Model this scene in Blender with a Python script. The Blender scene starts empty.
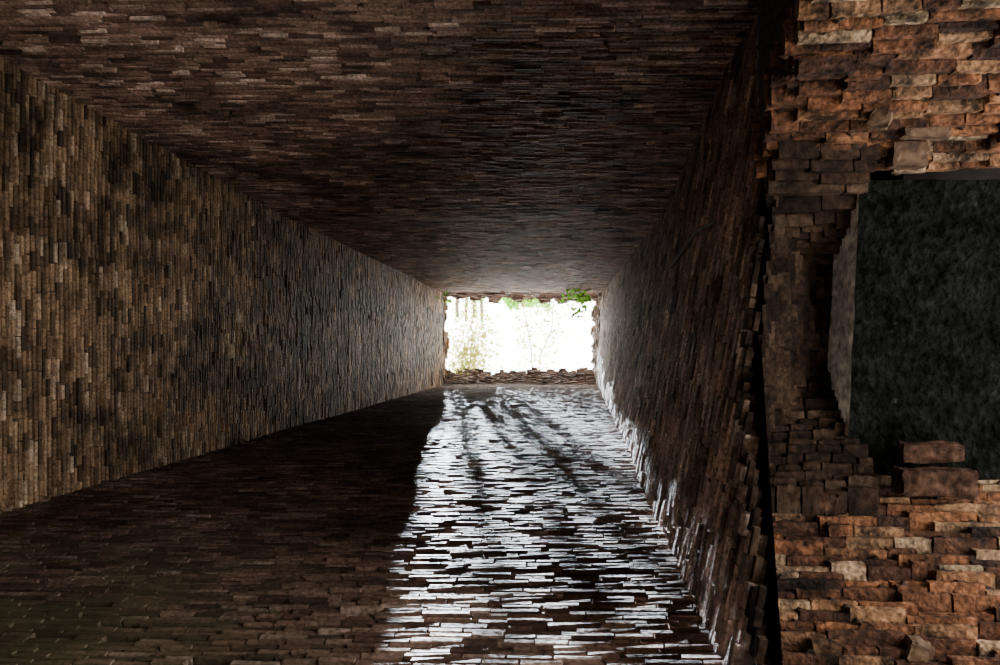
import bpy, math, random
import numpy as np
from mathutils import Vector, Matrix, noise
random.seed(7); rng=np.random.default_rng(7)
C=bpy.context.scene.collection
F=667.0; H=1.0                                   # focal length in pixels, camera height
# ---------- camera: looking straight up a vertical shaft, tipped a few degrees
a=Vector((60,-17.5,-F)).normalized()
X=(Vector((1,0,0))-a*a.x).normalized(); Y=a.cross(X)
R=Matrix((X,Y,a))
cam=bpy.data.cameras.new('camera'); co=bpy.data.objects.new('camera',cam); C.objects.link(co)
cam.sensor_width=36; cam.lens=36*F/1000; cam.clip_start=.02
co.matrix_world=Matrix.Translation((0,0,H))@R.to_4x4()
bpy.context.scene.camera=co
def at(px,py,z):
    w=R@Vector((px-500,332.5-py,-F)); w*=z/w.z
    return Vector((w.x,w.y,z+H))
# ---------- materials
def nd(nt,t,**k):
    n=nt.nodes.new(t)
    for a_,b in k.items(): setattr(n,a_,b)
    return n
def ramp(nt,stops):
    r=nd(nt,'ShaderNodeValToRGB'); e=r.color_ramp.elements
    while len(e)<len(stops): e.new(.5)
    for el,(p,c) in zip(e,stops): el.position=p; el.color=(*c,1)
    return r
def brick_mat(name,stops,rough=.9,moss=None,bump=.5,bscale=60,dirt=(.25,1.0),dscale=1.6,spec=.25,bd=.01):
    m=bpy.data.materials.new(name); m.use_nodes=True; nt=m.node_tree; b=nt.nodes['Principled BSDF']
    L=nt.links.new
    g=nd(nt,'ShaderNodeNewGeometry'); tc=nd(nt,'ShaderNodeTexCoord')
    r=ramp(nt,stops); L(g.outputs['Random Per Island'],r.inputs[0])
    n1=nd(nt,'ShaderNodeTexNoise'); n1.inputs['Scale'].default_value=dscale; n1.inputs['Detail'].default_value=8; n1.inputs['Roughness'].default_value=.7
    L(tc.outputs['Object'],n1.inputs['Vector'])
    mr=nd(nt,'ShaderNodeMapRange'); mr.inputs['From Min'].default_value=.38; mr.inputs['From Max'].default_value=.62
    mr.inputs['To Min'].default_value=dirt[0]; mr.inputs['To Max'].default_value=dirt[1]
    L(n1.outputs['Fac'],mr.inputs['Value'])
    n2=nd(nt,'ShaderNodeTexNoise'); n2.inputs['Scale'].default_value=bscale; n2.inputs['Detail'].default_value=5
    L(tc.outputs['Object'],n2.inputs['Vector'])
    mr2=nd(nt,'ShaderNodeMapRange'); mr2.inputs['From Min'].default_value=.3; mr2.inputs['From Max'].default_value=.7
    mr2.inputs['To Min'].default_value=.35; mr2.inputs['To Max'].default_value=1.4
    L(n2.outputs['Fac'],mr2.inputs['Value'])
    mu=nd(nt,'ShaderNodeMath',operation='MULTIPLY'); L(mr.outputs[0],mu.inputs[0]); L(mr2.outputs[0],mu.inputs[1])
    vm=nd(nt,'ShaderNodeVectorMath',operation='SCALE'); L(r.outputs[0],vm.inputs[0]); L(mu.outputs[0],vm.inputs['Scale'])
    out=vm.outputs[0]
    if moss:
        n3=nd(nt,'ShaderNodeTexNoise'); n3.inputs['Scale'].default_value=moss[1]; n3.inputs['Detail'].default_value=7
        L(tc.outputs['Object'],n3.inputs['Vector'])
        m3=nd(nt,'ShaderNodeMapRange'); m3.inputs['From Min'].default_value=moss[2]; m3.inputs['From Max'].default_value=moss[2]+.12
        m3.inputs['To Max'].default_value=.6
        L(n3.outputs['Fac'],m3.inputs['Value'])
        fac=m3.outputs[0]
        if len(moss)>3:
            d=nd(nt,'ShaderNodeVectorMath',operation='DISTANCE'); L(tc.outputs['Object'],d.inputs[0]); d.inputs[1].default_value=moss[3]
            md=nd(nt,'ShaderNodeMapRange'); md.inputs['From Min'].default_value=moss[4]; md.inputs['From Max'].default_value=moss[4]*.3
            L(d.outputs['Value'],md.inputs['Value'])
            mm=nd(nt,'ShaderNodeMath',operation='MULTIPLY'); L(fac,mm.inputs[0]); L(md.outputs[0],mm.inputs[1]); fac=mm.outputs[0]
        mx=nd(nt,'ShaderNodeMixRGB'); L(fac,mx.inputs[0]); L(out,mx.inputs[1]); mx.inputs[2].default_value=(*moss[0],1); out=mx.outputs[0]
    L(out,b.inputs['Base Color']); b.inputs['Roughness'].default_value=rough
    b.inputs['Specular IOR Level'].default_value=spec
    bp=nd(nt,'ShaderNodeBump'); bp.inputs['Strength'].default_value=bump; bp.inputs['Distance'].default_value=bd
    L(n2.outputs['Fac'],bp.inputs['Height']); L(bp.outputs[0],b.inputs['Normal'])
    return m
def flat_mat(name,c1,c2,scale,rough=.9,trans=0):
    m=bpy.data.materials.new(name); m.use_nodes=True; nt=m.node_tree; b=nt.nodes['Principled BSDF']
    n=nd(nt,'ShaderNodeTexNoise'); n.inputs['Scale'].default_value=scale; n.inputs['Detail'].default_value=6
    tc=nd(nt,'ShaderNodeTexCoord'); nt.links.new(tc.outputs['Object'],n.inputs['Vector'])
    r=ramp(nt,[(.35,c1),(.65,c2)]); nt.links.new(n.outputs['Fac'],r.inputs[0]); nt.links.new(r.outputs[0],b.inputs['Base Color'])
    b.inputs['Roughness'].default_value=rough; b.inputs['Specular IOR Level'].default_value=.1
    bp=nd(nt,'ShaderNodeBump'); bp.inputs['Strength'].default_value=.6; bp.inputs['Distance'].default_value=.01
    nt.links.new(n.outputs['Fac'],bp.inputs['Height']); nt.links.new(bp.outputs[0],b.inputs['Normal'])
    if trans:
        t=nd(nt,'ShaderNodeBsdfTranslucent'); nt.links.new(r.outputs[0],t.inputs[0])
        mx=nd(nt,'ShaderNodeMixShader'); mx.inputs[0].default_value=trans
        nt.links.new(b.outputs[0],mx.inputs[1]); nt.links.new(t.outputs[0],mx.inputs[2]); nt.links.new(mx.outputs[0],nt.nodes['Material Output'].inputs[0])
    return m
M={}
M['left']=brick_mat('brick tan',[(0,(.06,.036,.02)),(.18,(.18,.11,.06)),(.6,(.38,.235,.13)),(.9,(.56,.36,.205)),(1,(.78,.60,.42))],dirt=(.16,1.15),rough=.65,spec=.3,bump=.6,bd=.01,dscale=1.9)
M['back']=brick_mat('brick brown',[(0,(.09,.055,.042)),(.25,(.23,.14,.105)),(.82,(.44,.28,.21)),(1,(.85,.64,.52))],dirt=(.25,1.25),rough=.66,spec=.3,bump=.5,bd=.008,dscale=2)
M['front']=brick_mat('brick dark damp',[(0,(.06,.036,.027)),(.4,(.15,.092,.068)),(.9,(.25,.165,.125)),(1,(.42,.32,.26))],moss=((.08,.08,.04),2.5,.40,(-2.2,.9,2.8),1.7),dirt=(.3,1.05),rough=.75,spec=.2,bump=.5,bd=.008)
M['right']=brick_mat('brick grey brown',[(0,(.15,.115,.095)),(.5,(.38,.285,.235)),(.85,(.55,.42,.35)),(1,(.90,.76,.66))],dirt=(.2,1.2),dscale=3,rough=.64,spec=.35,bump=.8,bd=.012)
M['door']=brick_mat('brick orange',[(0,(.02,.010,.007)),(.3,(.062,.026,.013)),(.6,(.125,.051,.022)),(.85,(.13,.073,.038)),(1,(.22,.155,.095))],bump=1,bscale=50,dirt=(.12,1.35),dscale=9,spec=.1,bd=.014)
M['doordark']=brick_mat('brick shaded brown',[(0,(.010,.006,.004)),(.5,(.024,.014,.009)),(1,(.048,.030,.019))],bump=.8,bscale=38,dscale=5,spec=.05,bd=.012)  # darkened doorway brick, shade of the recess put into the colour
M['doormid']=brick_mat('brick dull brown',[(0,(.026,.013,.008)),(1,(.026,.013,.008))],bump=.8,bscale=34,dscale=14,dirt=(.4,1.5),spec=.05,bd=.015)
M['mortar']=flat_mat('dark joint',(.006,.0045,.004),(.014,.011,.009),12)
M['mortard']=flat_mat('brown joint',(.008,.005,.0035),(.035,.021,.013),30)
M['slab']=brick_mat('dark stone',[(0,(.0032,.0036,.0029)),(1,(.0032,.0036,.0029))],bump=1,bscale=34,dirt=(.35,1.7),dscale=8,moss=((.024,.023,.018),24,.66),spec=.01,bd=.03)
M['slabedge_lit']=brick_mat('stone edge painted lit',[(0,(.7,.66,.57)),(1,(.7,.66,.57))],bump=.8,bscale=28,dirt=(.6,1.1),dscale=6,spec=.1)  # same slab stone, light on its side face put into a paler colour
M['stone']=flat_mat('tan stone',(.022,.013,.008),(.075,.046,.027),25)
M['floor']=flat_mat('earth floor',(.12,.09,.06),(.25,.19,.13),3)
M['leaf']=flat_mat('fresh leaf',(.07,.25,.015),(.2,.45,.04),2,.5,.4)
M['leafd']=flat_mat('yellow green leaf',(.20,.22,.04),(.34,.31,.08),2,.5,.45)
M['bark']=flat_mat('bark',(.05,.04,.03),(.12,.09,.06),10)
# ---------- mesh helpers
FQ=np.array([[0,1,3,2],[4,6,7,5],[0,4,5,1],[2,3,7,6],[0,2,6,4],[1,5,7,3]])
class MB:
    def __init__(s): s.v=[]; s.f=[]; s.m=[]; s.n=0
    def add(s,v,f,mi=0):
        v=np.asarray(v,float); s.v.append(v); s.f+= [[int(i)+s.n for i in q] for q in f]; s.m+=[mi]*len(f); s.n+=len(v)
    def box(s,c,t,n,u,L,D,Hh,j=0,mi=0):
        c=np.array(c);t=np.array(t);n=np.array(n);u=np.array(u)
        v=[c+t*(L/2*i)+n*(D/2*k)+u*(Hh/2*l) for i in(-1,1) for k in(-1,1) for l in(-1,1)]
        v=np.array(v)
        if j: v+=rng.uniform(-j,j,v.shape)
        s.add(v,FQ,mi)
    def aabb(s,x0,x1,y0,y1,z0,z1,mi=0):
        s.add([(x,y,z) for x in(x0,x1) for y in(y0,y1) for z in(z0,z1)],FQ,mi)
    def build(s,name,mats,parent=None):
        me=bpy.data.meshes.new(name); me.from_pydata(np.vstack(s.v).tolist(),[],s.f)
        for m in mats: me.materials.append(m)
        me.polygons.foreach_set('material_index',s.m); me.update()
        o=bpy.data.objects.new(name,me); C.objects.link(o); o.parent=parent
        return o
def struct(o): o['kind']='structure'; return o
def tag(o,label,cat,group=None):
    o['label']=label; o['category']=cat
    if group: o['group']=group
    return o
# ---------- shaft section rings (corner positions in the building, back-left, back-right, front-right, front-left)
A=[at(0,55,3.7),at(735,55,3.7),at(655,515,3.7),at(0,515,3.7)]
def low(p,z): return Vector((p.x,p.y,z+H))
D_=[low(A[0],1.94),low(A[1],1.94),at(720,665,1.94),low(A[3],1.94)]
G_=[low(p,-1.1) for p in D_]
keys=[(-1.1,G_),(1.94,D_),(3.7,A),
 (7.5,[at(280,214,7.5),at(664,214,7.5),at(621,431,7.5),at(280,431,7.5)]),
 (17.3,[at(442,292,17.3),at(602,292,17.3),at(597,385,17.3),at(442,385,17.3)]),
 (18.5,[at(447,301,18.5),at(594,301,18.5),at(591,370,18.5),at(447,370,18.5)])]
def ring(z):
    for (z0,r0),(z1,r1) in zip(keys,keys[1:]):
        if z<=z1:
            t=max(0,(z-z0)/(z1-z0)); return [p.lerp(q,t) for p,q in zip(r0,r1)]
    return keys[-1][1]
def wu(y,z=1.94):
    r=ring(z); t=(y-r[1].y)/(r[2].y-r[1].y); return r[1].x+(r[2].x-r[1].x)*t
def edge_z(y):                                   # broken lower edge of the right wall over the doorway
    v=-y; return 2.3+(.33 if v>0 else .9)*v+.05*noise.noise(Vector((v*3,1,1)))
def wall(name,ia,ib,mat,lo,hi,gap=.0145,tilt=(.02,.02),hh=(.035,.042),ft=0):
    mb=MB(); z=-1.0; k=0; cen=Vector((-1,-.3,0))
    while z<18.5:
        h=random.uniform(*hh)
        r=ring(z+h/2); P,Q=r[ia],r[ib]; t=(Q-P); L=t.length; t/=L
        n=Vector((-t.y,t.x,0)); 
        if n.dot(cen-P)<0: n=-n
        s=-random.uniform(0,hi)
        cs=random.gauss(0,.0015)
        while s<L+.02:
            l=random.uniform(lo,hi)
            dpt=.10; mi=0
            if name=='wall_right':
                p=P+t*(s+.03); e=edge_z(p.y)
                inr=-1.1<p.y<.95
                if inr and z<e+.15: l=random.uniform(.04,.09)
                if inr and z<e+random.uniform(0,.02): s+=l; continue
                if z<e+.5: dpt=.05
                if inr and z<e+.08: mi=2; dpt=.018  # lowest courses take the darkened brick in place of shade
            m=s+l/2
            p=P+t*m
            if z>18.1 and random.random()<(z-18.05)*.8: s+=l; continue
            big=noise.noise(Vector((m*.8+ia*9,z*.35,ia*5.3)))*.03+noise.noise(Vector((m*3+ia*3,z*2,ia*2)))*.003
            if name=='wall_left' and z>5: big+=noise.noise(Vector((m*3,z*1.2,3)))*.008*min(1,(z-5)/2)
            pr=big+cs+random.gauss(0,.002 if name!='wall_right' else .004)
            x=random.random()
            if x<.07: pr-=random.uniform(.005,.028)
            elif x<.085: pr+=random.uniform(.003,.008)
            if z>15: pr*=1.3
            if z>17.4: pr+=(noise.noise(Vector((m*4.2,ia*4.1,z*.8)))*.18-.015)*min(1,(z-17.4)*2)+random.gauss(0,.02)
            c=p+n*(pr-dpt/2); g=random.uniform(gap*.8,gap*1.15)
            th=random.gauss(*tilt)+ft*max(0,z-8)
            if mi==2: th=0
            up=(n.x*math.sin(th),n.y*math.sin(th),math.cos(th))
            nn=(n.x*math.cos(th),n.y*math.cos(th),-math.sin(th))
            mb.box(c,t,nn,up,l-random.uniform(.003,.009),dpt,h-g,.0014,mi)
            s+=l
        z+=h; k+=1
    back=.060 if name!='wall_right' else .052
    zs=[1.2,1.94,3.7,7.5,12,17.3,18.1] if name=='wall_right' else [-1.0,1.94,3.7,7.5,12,17.3,18.1]
    for z0,z1 in zip(zs,zs[1:]):
        for j in range(8):
            vv=[]
            for zz in (z0,z1):
                r=ring(zz); P,Q=r[ia],r[ib]; t=(Q-P).normalized(); n=Vector((-t.y,t.x,0))
                if n.dot(cen-P)<0: n=-n
                P=P-t*.12; Q=Q+t*.12
                for w in (j/8,(j+1)/8):
                    q=P.lerp(Q,w)-n*back
                    if name=='wall_right' and z0<2: q.z=max(q.z,edge_z(q.y)+H+.03)
                    vv.append(q)
            mb.add([tuple(p) for p in vv],[[0,1,3,2]],1)
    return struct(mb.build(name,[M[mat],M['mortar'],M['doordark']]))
wall('wall_left',3,0,'left',.10,.19,gap=.0165)
wall('wall_back',0,1,'back',.12,.22,gap=.0175)
wall('wall_right',1,2,'right',.08,.17,tilt=(.19,.025),hh=(.036,.043),gap=.018)
wall('wall_front',3,2,'front',.09,.18,gap=.0165,tilt=(.114,.035),hh=(.032,.038),ft=.014)
# ---------- rough brick template
def tmpl(n=6):
    idx={}; V=[]; Fc=[]
    def g(p):
        if p not in idx: idx[p]=len(V); V.append(p)
        return idx[p]
    for ax in range(3):
        for sd in (0,n):
            for i in range(n):
                for j in range(n):
                    q=[]
                    for (a_,b_) in ((0,0),(1,0),(1,1),(0,1)):
                        p=[0,0,0]; p[ax]=sd; p[(ax+1)%3]=i+a_; p[(ax+2)%3]=j+b_; q.append(g(tuple(p)))
                    if sd==0: q.reverse()
                    Fc.append(q)
    return np.array(V)/n*2-1,Fc
TV,TF=tmpl()
def rough(mb,c,dims,rot=(0,0,0),amp=.006,rnd=.1,mi=0):
    V=TV.copy(); V=np.sign(V)*np.abs(V)**.55
    ln=np.linalg.norm(V,axis=1)[:,None]
    V=V*(1-rnd)+V/ln*1.25*rnd
    V=V*np.array(dims)/2
    sd=Vector(rng.uniform(0,100,3))
    for i in range(len(V)):
        p=Vector(V[i]); nv=noise.noise_vector(p*12+sd)*amp*.7+noise.noise_vector(p*55+sd)*amp*.9
        V[i]+=np.array(nv)
    Rm=np.array((Matrix.Rotation(rot[2],3,'Z')@Matrix.Rotation(rot[1],3,'Y')@Matrix.Rotation(rot[0],3,'X')))
    mb.add(V@Rm.T+np.array(c),TF,mi)
# ---------- doorway corbels (stepped brick sides closing in on the stone lintel)
def corbel(name,sgn,rows,z0,dz,v0,dv,u0,ustop=2.5):
    mb=MB()
    for i in range(-5,rows):
        z=z0+dz*i; v=v0-dv*i
        u=u0+random.uniform(-.025,.02)
        rv=random.gauss(0,.003)
        while u<ustop:
            l=random.uniform(.08,.22)
            off=noise.noise(Vector((u*5,i*.5,sgn*7)))*.024
            vv=v+rv+random.gauss(0,.0025)+off
            x=random.random()
            if x<.15: vv+=random.uniform(.014,.035)
            elif x<.18: vv-=random.uniform(.005,.012)
            d=.14
            rough(mb,(u+l/2,-sgn*(vv+d/2),z+H+dz/2),(l-.004,d,dz*random.uniform(.68,.88)),
                      (random.gauss(0,.010),random.gauss(0,.015),random.gauss(0,.012)),.0038,.03)
            if random.random()<.45:
                w=random.uniform(.02,.05); rough(mb,(u+random.uniform(0,l),-sgn*(vv+.018),z+H+dz*.95),(w,.04,.014),(0,0,random.random()),.006,.4,1)
            u+=l
        ya,yb=sorted((-sgn*(v+.04),-sgn*1.9))
        mb.aabb(u0+.03,ustop,ya,yb,z+H+.006,z+H+dz+.007,1)
    ya,yb=sorted((-sgn*(v0+dv*5+.05),-sgn*1.9))
    mb.aabb(u0+.45,ustop,ya,yb,0,z0-5*dz+H,1)
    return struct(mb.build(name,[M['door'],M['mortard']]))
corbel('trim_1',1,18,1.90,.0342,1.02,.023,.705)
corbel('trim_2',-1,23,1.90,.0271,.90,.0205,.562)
# ---------- recess between shaft wall and lintel: stepped brick soffit and blocky sides
mb=MB(); dzs,dus=.031,.029
for i in range(30):
    y=-.95
    while y<.85:
        l=random.uniform(.07,.13); ym=y+l/2
        zb=max(2.34,math.floor((edge_z(ym)+.04)/dzs)*dzs)
        z=zb+dzs*i
        uu=wu(ym)+.06+dus*i+random.gauss(0,.005); x0=max(uu-.22,wu(ym)+.045)
        if uu-x0>.01 and z<4.1: mb.box(((x0+uu)/2,ym,z+H+.014),(0,1,0),(1,0,0),(0,0,1),l-.004,uu-x0,.020,.002)
        y+=l
    if i:
        for k in range(20):
            ya=-.98+k*.095; ym=ya+.047; z=max(2.34,math.floor((edge_z(ym)+.04)/dzs)*dzs)+dzs*i+.012
            u=wu(ym)+.06+dus*i-.03; xs=max(u-.4,wu(ya)+.07)
            if u>xs and z<4.1: mb.aabb(xs,u,ya,ya+.095,z+H,z+H+dzs+.002,1)
mb.aabb(1.45,2.5,-2.4,2.4,2.95+H,4.3+H,1)
mb.aabb(1.15,2.5,-2.4,-1.3,0+H,4.3+H,1)
mb.aabb(.95,2.5,1.3,2.4,0+H,4.3+H,1)
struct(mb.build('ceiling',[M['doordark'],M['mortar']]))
def blocks(name,rows,sg,u0,u1,amp,rnd,rj,mat='doordark'):
    mb=MB()
    for row in rows:
        (v,z,h,ls)=row[:4]; ua=row[4] if len(row)>4 else u0
        u=ua+random.uniform(-.01,.02)
        while u<u1:
            l=min(ls*random.uniform(.75,1.25),u1+.05-u)
            rough(mb,(u+l/2,sg*(v+.12+random.gauss(0,rj)),z+H+h/2),(l-.005,.24,h-.004),(random.gauss(0,rj),random.gauss(0,rj),random.gauss(0,rj)),amp,rnd); u+=l
    return struct(mb.build(name,[M[mat]]))
r3=[(.66,2.38,.03,.12),(.63,2.41,.03,.14),(.60,2.44,.03,.16),(.56,2.47,.045,.22),(.50,2.515,.045,.2),(.455,2.56,.03,.1)]
for q in range(15): r3.append((.435-.021*q,2.59+.019*q,.019,.08,.76+.014*q))
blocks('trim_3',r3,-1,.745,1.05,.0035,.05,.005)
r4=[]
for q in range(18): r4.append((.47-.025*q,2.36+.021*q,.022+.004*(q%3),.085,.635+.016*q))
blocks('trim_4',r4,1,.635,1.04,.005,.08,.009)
# ---------- stone lintel slab
me=MB(); zz=2.5
c=[at(860,180,zz),at(1130,180,zz),at(1130,480,zz),at(846,480,zz)]
N=26
def P(i,j,dz):
    s=i/N; t=j/N
    p=(c[0].lerp(c[1],s)).lerp(c[3].lerp(c[2],s),t)
    q=Vector((p.x,p.y,p.z+dz))
    w=noise.noise_vector(q*5)*.004+noise.noise_vector(q*22)*.004
    return tuple(q+w)
V=[P(i,j,0) for j in range(N+1) for i in range(N+1)]+[P(i,j,.21) for j in range(N+1) for i in range(N+1)]
o=(N+1)**2; Fs=[]
for j in range(N):
    for i in range(N):
        q=[j*(N+1)+i,j*(N+1)+i+1,(j+1)*(N+1)+i+1,(j+1)*(N+1)+i]; Fs.append(q); Fs.append([k+o for k in reversed(q)])
rim=[i for i in range(N+1)]+[(j)*(N+1)+N for j in range(1,N+1)]+[N*(N+1)+i for i in range(N-1,-1,-1)]+[j*(N+1) for j in range(N-1,0,-1)]
me.add(V,Fs)
me.f+=[[b_,a_,a_+o,b_+o] for a_,b_ in zip(rim,rim[1:]+rim[:1])]; me.m+=[1]*len(rim)
sl=me.build('stone_lintel',[M['slab'],M['slabedge_lit']])
tag(sl,'large dark grey stone slab spanning the doorway between orange brick corbels','lintel')
# ---------- loose and broken pieces
def piece(name,px,py,z,dims,rot,mat,label,cat,amp=.005,rnd=.06,group=None):
    p=at(px,py,z); m=MB(); rough(m,(0,0,0),dims,rot,amp,rnd); o=m.build(name,[M[mat]]); o.location=p
    return tag(o,label,cat,group)
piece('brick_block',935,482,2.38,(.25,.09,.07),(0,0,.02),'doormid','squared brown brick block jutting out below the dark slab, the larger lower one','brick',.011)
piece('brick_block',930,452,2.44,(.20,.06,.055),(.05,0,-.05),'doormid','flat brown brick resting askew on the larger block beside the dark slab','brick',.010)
piece('tan_brick',906,156,2.40,(.11,.08,.07),(.05,.05,.05),'stone','tan squared brick end hanging just above the dark slab','brick')
piece('grey_stone',880,119,2.26,(.06,.06,.05),(.2,.3,.4),'stone','rounded grey stone wedged among the upper orange bricks','stone',.008,.45)
piece('long_brick',925,131,2.34,(.15,.05,.04),(0,0,.06),'stone','long tan cracked brick beside the rounded grey stone','brick')
piece('mortar_lump',815,497,2.40,(.13,.07,.07),(.2,.1,.3),'doormid','crumbling brown lump in the lower brickwork left of the block pile','rubble',.02,.4)
piece('broken_brick',918,650,1.99,(.06,.05,.05),(.1,.1,.3),'stone','pale broken brick corner at the bottom edge among orange bricks','brick',.008,.2)
piece('brick_stub',826,66,2.10,(.17,.05,.03),(0,0,-.03),'door','orange brick standing out at the corner of upper brickwork','brick')
# ---------- roots and plants
def tube(mb,pts,r0,r1,n=6,mi=0):
    pts=[Vector(p) for p in pts]; V=[]; 
    for i,p in enumerate(pts):
        d=(pts[min(i+1,len(pts)-1)]-pts[max(i-1,0)]).normalized()
        s=d.orthogonal().normalized(); t=d.cross(s); r=r0+(r1-r0)*i/(len(pts)-1)
        V+=[tuple(p+(s*math.cos(k/n*6.283)+t*math.sin(k/n*6.283))*r) for k in range(n)]
    Fq=[[i*n+k,i*n+(k+1)%n,(i+1)*n+(k+1)%n,(i+1)*n+k] for i in range(len(pts)-1) for k in range(n)]
    mb.add(V,Fq,mi)
def rv3(): return Vector((random.gauss(0,1),random.gauss(0,1),random.gauss(0,1)))
def leaf(mb,p,d,L,W):
    d=d.normalized(); s=d.cross(rv3()).normalized(); n=d.cross(s)
    mb.add([tuple(p),tuple(p+d*L*.45+s*W/2+n*W*.15),tuple(p+d*L),tuple(p+d*L*.45-s*W/2+n*W*.15)],[[0,1,2],[0,2,3]])
def wobble(p0,p1,sag,n=14,w=.03):
    out=[]; sd=Vector((random.random()*50,0,0))
    for i in range(n+1):
        t=i/n; p=Vector(p0).lerp(Vector(p1),t)+Vector((0,0,sag*4*t*(1-t)))+noise.noise_vector(p0*.3+sd+Vector((t*3,0,0)))*w*3*math.sin(t*3.14)
        out.append(p)
    return out
def plant(name,pairs,label,cat,lmat,r=.02,nl=40,L=.12,spread=.12,group=None,t0=.15):
    base=pairs[0][0]; root=bpy.data.objects.new(name,None); C.objects.link(root); root.location=base
    tag(root,label,cat,group); st=MB(); lf=MB()
    for (p0,p1,sag) in pairs:
        pts=wobble(p0-base,p1-base,sag,14,.06); tube(st,pts,r,r*.5)
        for k in range(nl):
            t=random.uniform(t0,1); p=pts[min(int(t*(len(pts)-1)),len(pts)-1)]
            leaf(lf,p+rv3()*spread*.5,rv3(),L*random.uniform(.6,1.2),L*.5)
    st.build('stem',[M['bark']],root); lf.build('foliage',[M[lmat]],root)
    return root
rim=at
plant('sapling',[(rim(466,385,18.6),rim(474,305,19.8),.5),(rim(466,385,18.6),rim(452,338,19.4),.3),(rim(466,385,18.6),rim(486,330,19.6),.4),(rim(466,385,18.6),rim(470,340,19.6),.4)],'yellow-green leafy sapling in the left part of the bright opening','plant','leafd',.016,270,.16,.55)
plant('sapling',[(rim(535,392,18.6),rim(522,294,19.8),.5),(rim(535,392,18.6),rim(556,296,20.0),.6)],'thin leafy sapling reaching across the middle of the bright opening','plant','leafd',.018,140,.14,.42)
plant('hanging_creeper',[(rim(586,297,17.0),rim(564,300,16.8),.2),(rim(586,297,17.0),rim(578,318,16.8),.0),(rim(586,297,17.0),rim(572,288,16.0),.1)],'bright green leafy creeper hanging at the top right corner of the opening','plant','leaf',.014,24,.20,.15)
plant('fern_sprig',[(rim(450,303,16.5),rim(437,296,15.6),.15),(rim(450,303,16.5),rim(445,293,15.8),.1)],'small dark green sprig arching from the top left corner of opening','plant','leaf',.012,8,.12,.03)
plant('grass_tuft',[(rim(456,373,17.2),rim(466,365,17.2),.1),(rim(456,373,17.2),rim(452,361,17.2),.1),(rim(456,373,17.2),rim(478,370,17.2),.1)],'little tuft of grass on the bottom left corner of the opening','plant','leafd',.01,9,.11,.04)
# unseen tree added beside the tower, crown shaped to keep sun off the right wall
tb=Vector((-1.2,-8.0,0)); root=bpy.data.objects.new('tree',None); C.objects.link(root); root.location=tb
tag(root,'tall unseen tree added outside, its crown shading the shaft','tree')
st=MB(); lf=MB()
tp=[Vector((0,0,0)),Vector((.2,0,12)),Vector((0,.3,24)),Vector((0,1.5,31)),Vector((0,3.5,36))]
tube(st,tp,.45,.12,10)
def crown(spots,nl,sp,L,r=.05):
    for (ex,v,z) in spots:
        e=Vector((ex,-v,z+H))-tb
        s=tp[3].lerp(tp[4],random.random()*.8)
        pts=wobble(s,e,.3,10,.08); tube(st,pts,r,r*.4,5)
        for q in range(nl): leaf(lf,e+Vector((random.gauss(0,sp),random.gauss(0,sp),random.gauss(0,sp))),rv3(),L*random.uniform(.6,1.3),L*.55)
dense=[]  # leaf clusters kept out of view, set to block sun from the right wall
while len(dense)<50:
    ex=random.uniform(-4.7,-.7); v=random.uniform(2.3,3.75)
    if v>3.28-.685*(ex+4.35)+.16: dense.append((ex,v,random.uniform(33.4,34.6)))
crown(dense,70,.15,.26)
# long horizontal limbs that throw the streaks down the sunlit wall
for ux,vend,rr in ((-4.42,1.4,.11),(-4.05,1.2,.09),(-3.68,1.4,.12),(-3.38,1.2,.09)):
    q0=Vector((ux,-3.6,28+H))-tb; q1=Vector((ux+.1,-vend,28+H))-tb
    tube(st,[tp[2],q0],.07,rr,5); pts=wobble(q0,q1,.2,12,.03); tube(st,pts,rr,rr*.7,5)
    for p in pts:
        for q in range(6): leaf(lf,p+rv3()*.07,rv3(),.18,.09)
st.build('trunk',[M['bark']],root); lf.build('foliage',[M['leaf']],root)
m=MB(); pts=[at(672,268,5.2),at(690,255,4.6),at(706,240,4.15),at(722,228,3.75),at(741,222,3.3)]
def onwall(p): return Vector((wu(p.y,p.z-H)-.020,p.y,p.z))
b0=onwall(pts[0]); tube(m,[onwall(p)-b0 for p in pts],.012,.007); o=m.build('root',[M['bark']]); o.location=b0
tag(o,'thin dark root creeping across the courses of the right brick wall','root')
# ---------- floor, rim cap
m=MB(); m.aabb(-3.6,2.5,-2.4,2.4,-.1,0); struct(m.build('floor',[M['floor']]))
m=MB(); r=ring(18.5); x0=min(p.x for p in r)-.2; x1=max(p.x for p in r)+.2; y0=min(p.y for p in r)-.2; y1=max(p.y for p in r)+.2; zt=18.2+H
m.aabb(x0-3,x0,y0-3,y1+3,zt,zt+.2); m.aabb(x1,x1+3,y0-3,y1+3,zt,zt+.2); m.aabb(x0,x1,y0-3,y0,zt,zt+.2); m.aabb(x0,x1,y1,y1+3,zt,zt+.2)
struct(m.build('trim_5',[M['back']]))
# ---------- light
w=bpy.data.worlds.new('World'); bpy.context.scene.world=w; w.use_nodes=True
w.node_tree.nodes['Background'].inputs[0].default_value=(1,.97,.93,1); w.node_tree.nodes['Background'].inputs[1].default_value=16
s=bpy.data.lights.new('sun','SUN'); s.energy=140; s.angle=.009; s.color=(.84,.92,1)
so=bpy.data.objects.new('sun',s); C.objects.link(so); so.location=(0,0,22); so.rotation_euler=Vector((.160,.130,-1)).to_track_quat('-Z','Y').to_euler()
def portal(loc,d,sx,sy):
    l=bpy.data.lights.new('portal','AREA'); l.shape='RECTANGLE'; l.size=sx; l.size_y=sy; l.cycles.is_portal=True
    o=bpy.data.objects.new('portal',l); C.objects.link(o); o.location=loc; o.rotation_euler=Vector(d).to_track_quat('-Z','Y').to_euler()
portal(((x0+x1)/2,(y0+y1)/2,18.75+H),(0,0,-1),x1-x0+.3,y1-y0+.3)
portal((2.55,0,1.7),(-1,0,0),3.2,3.8)
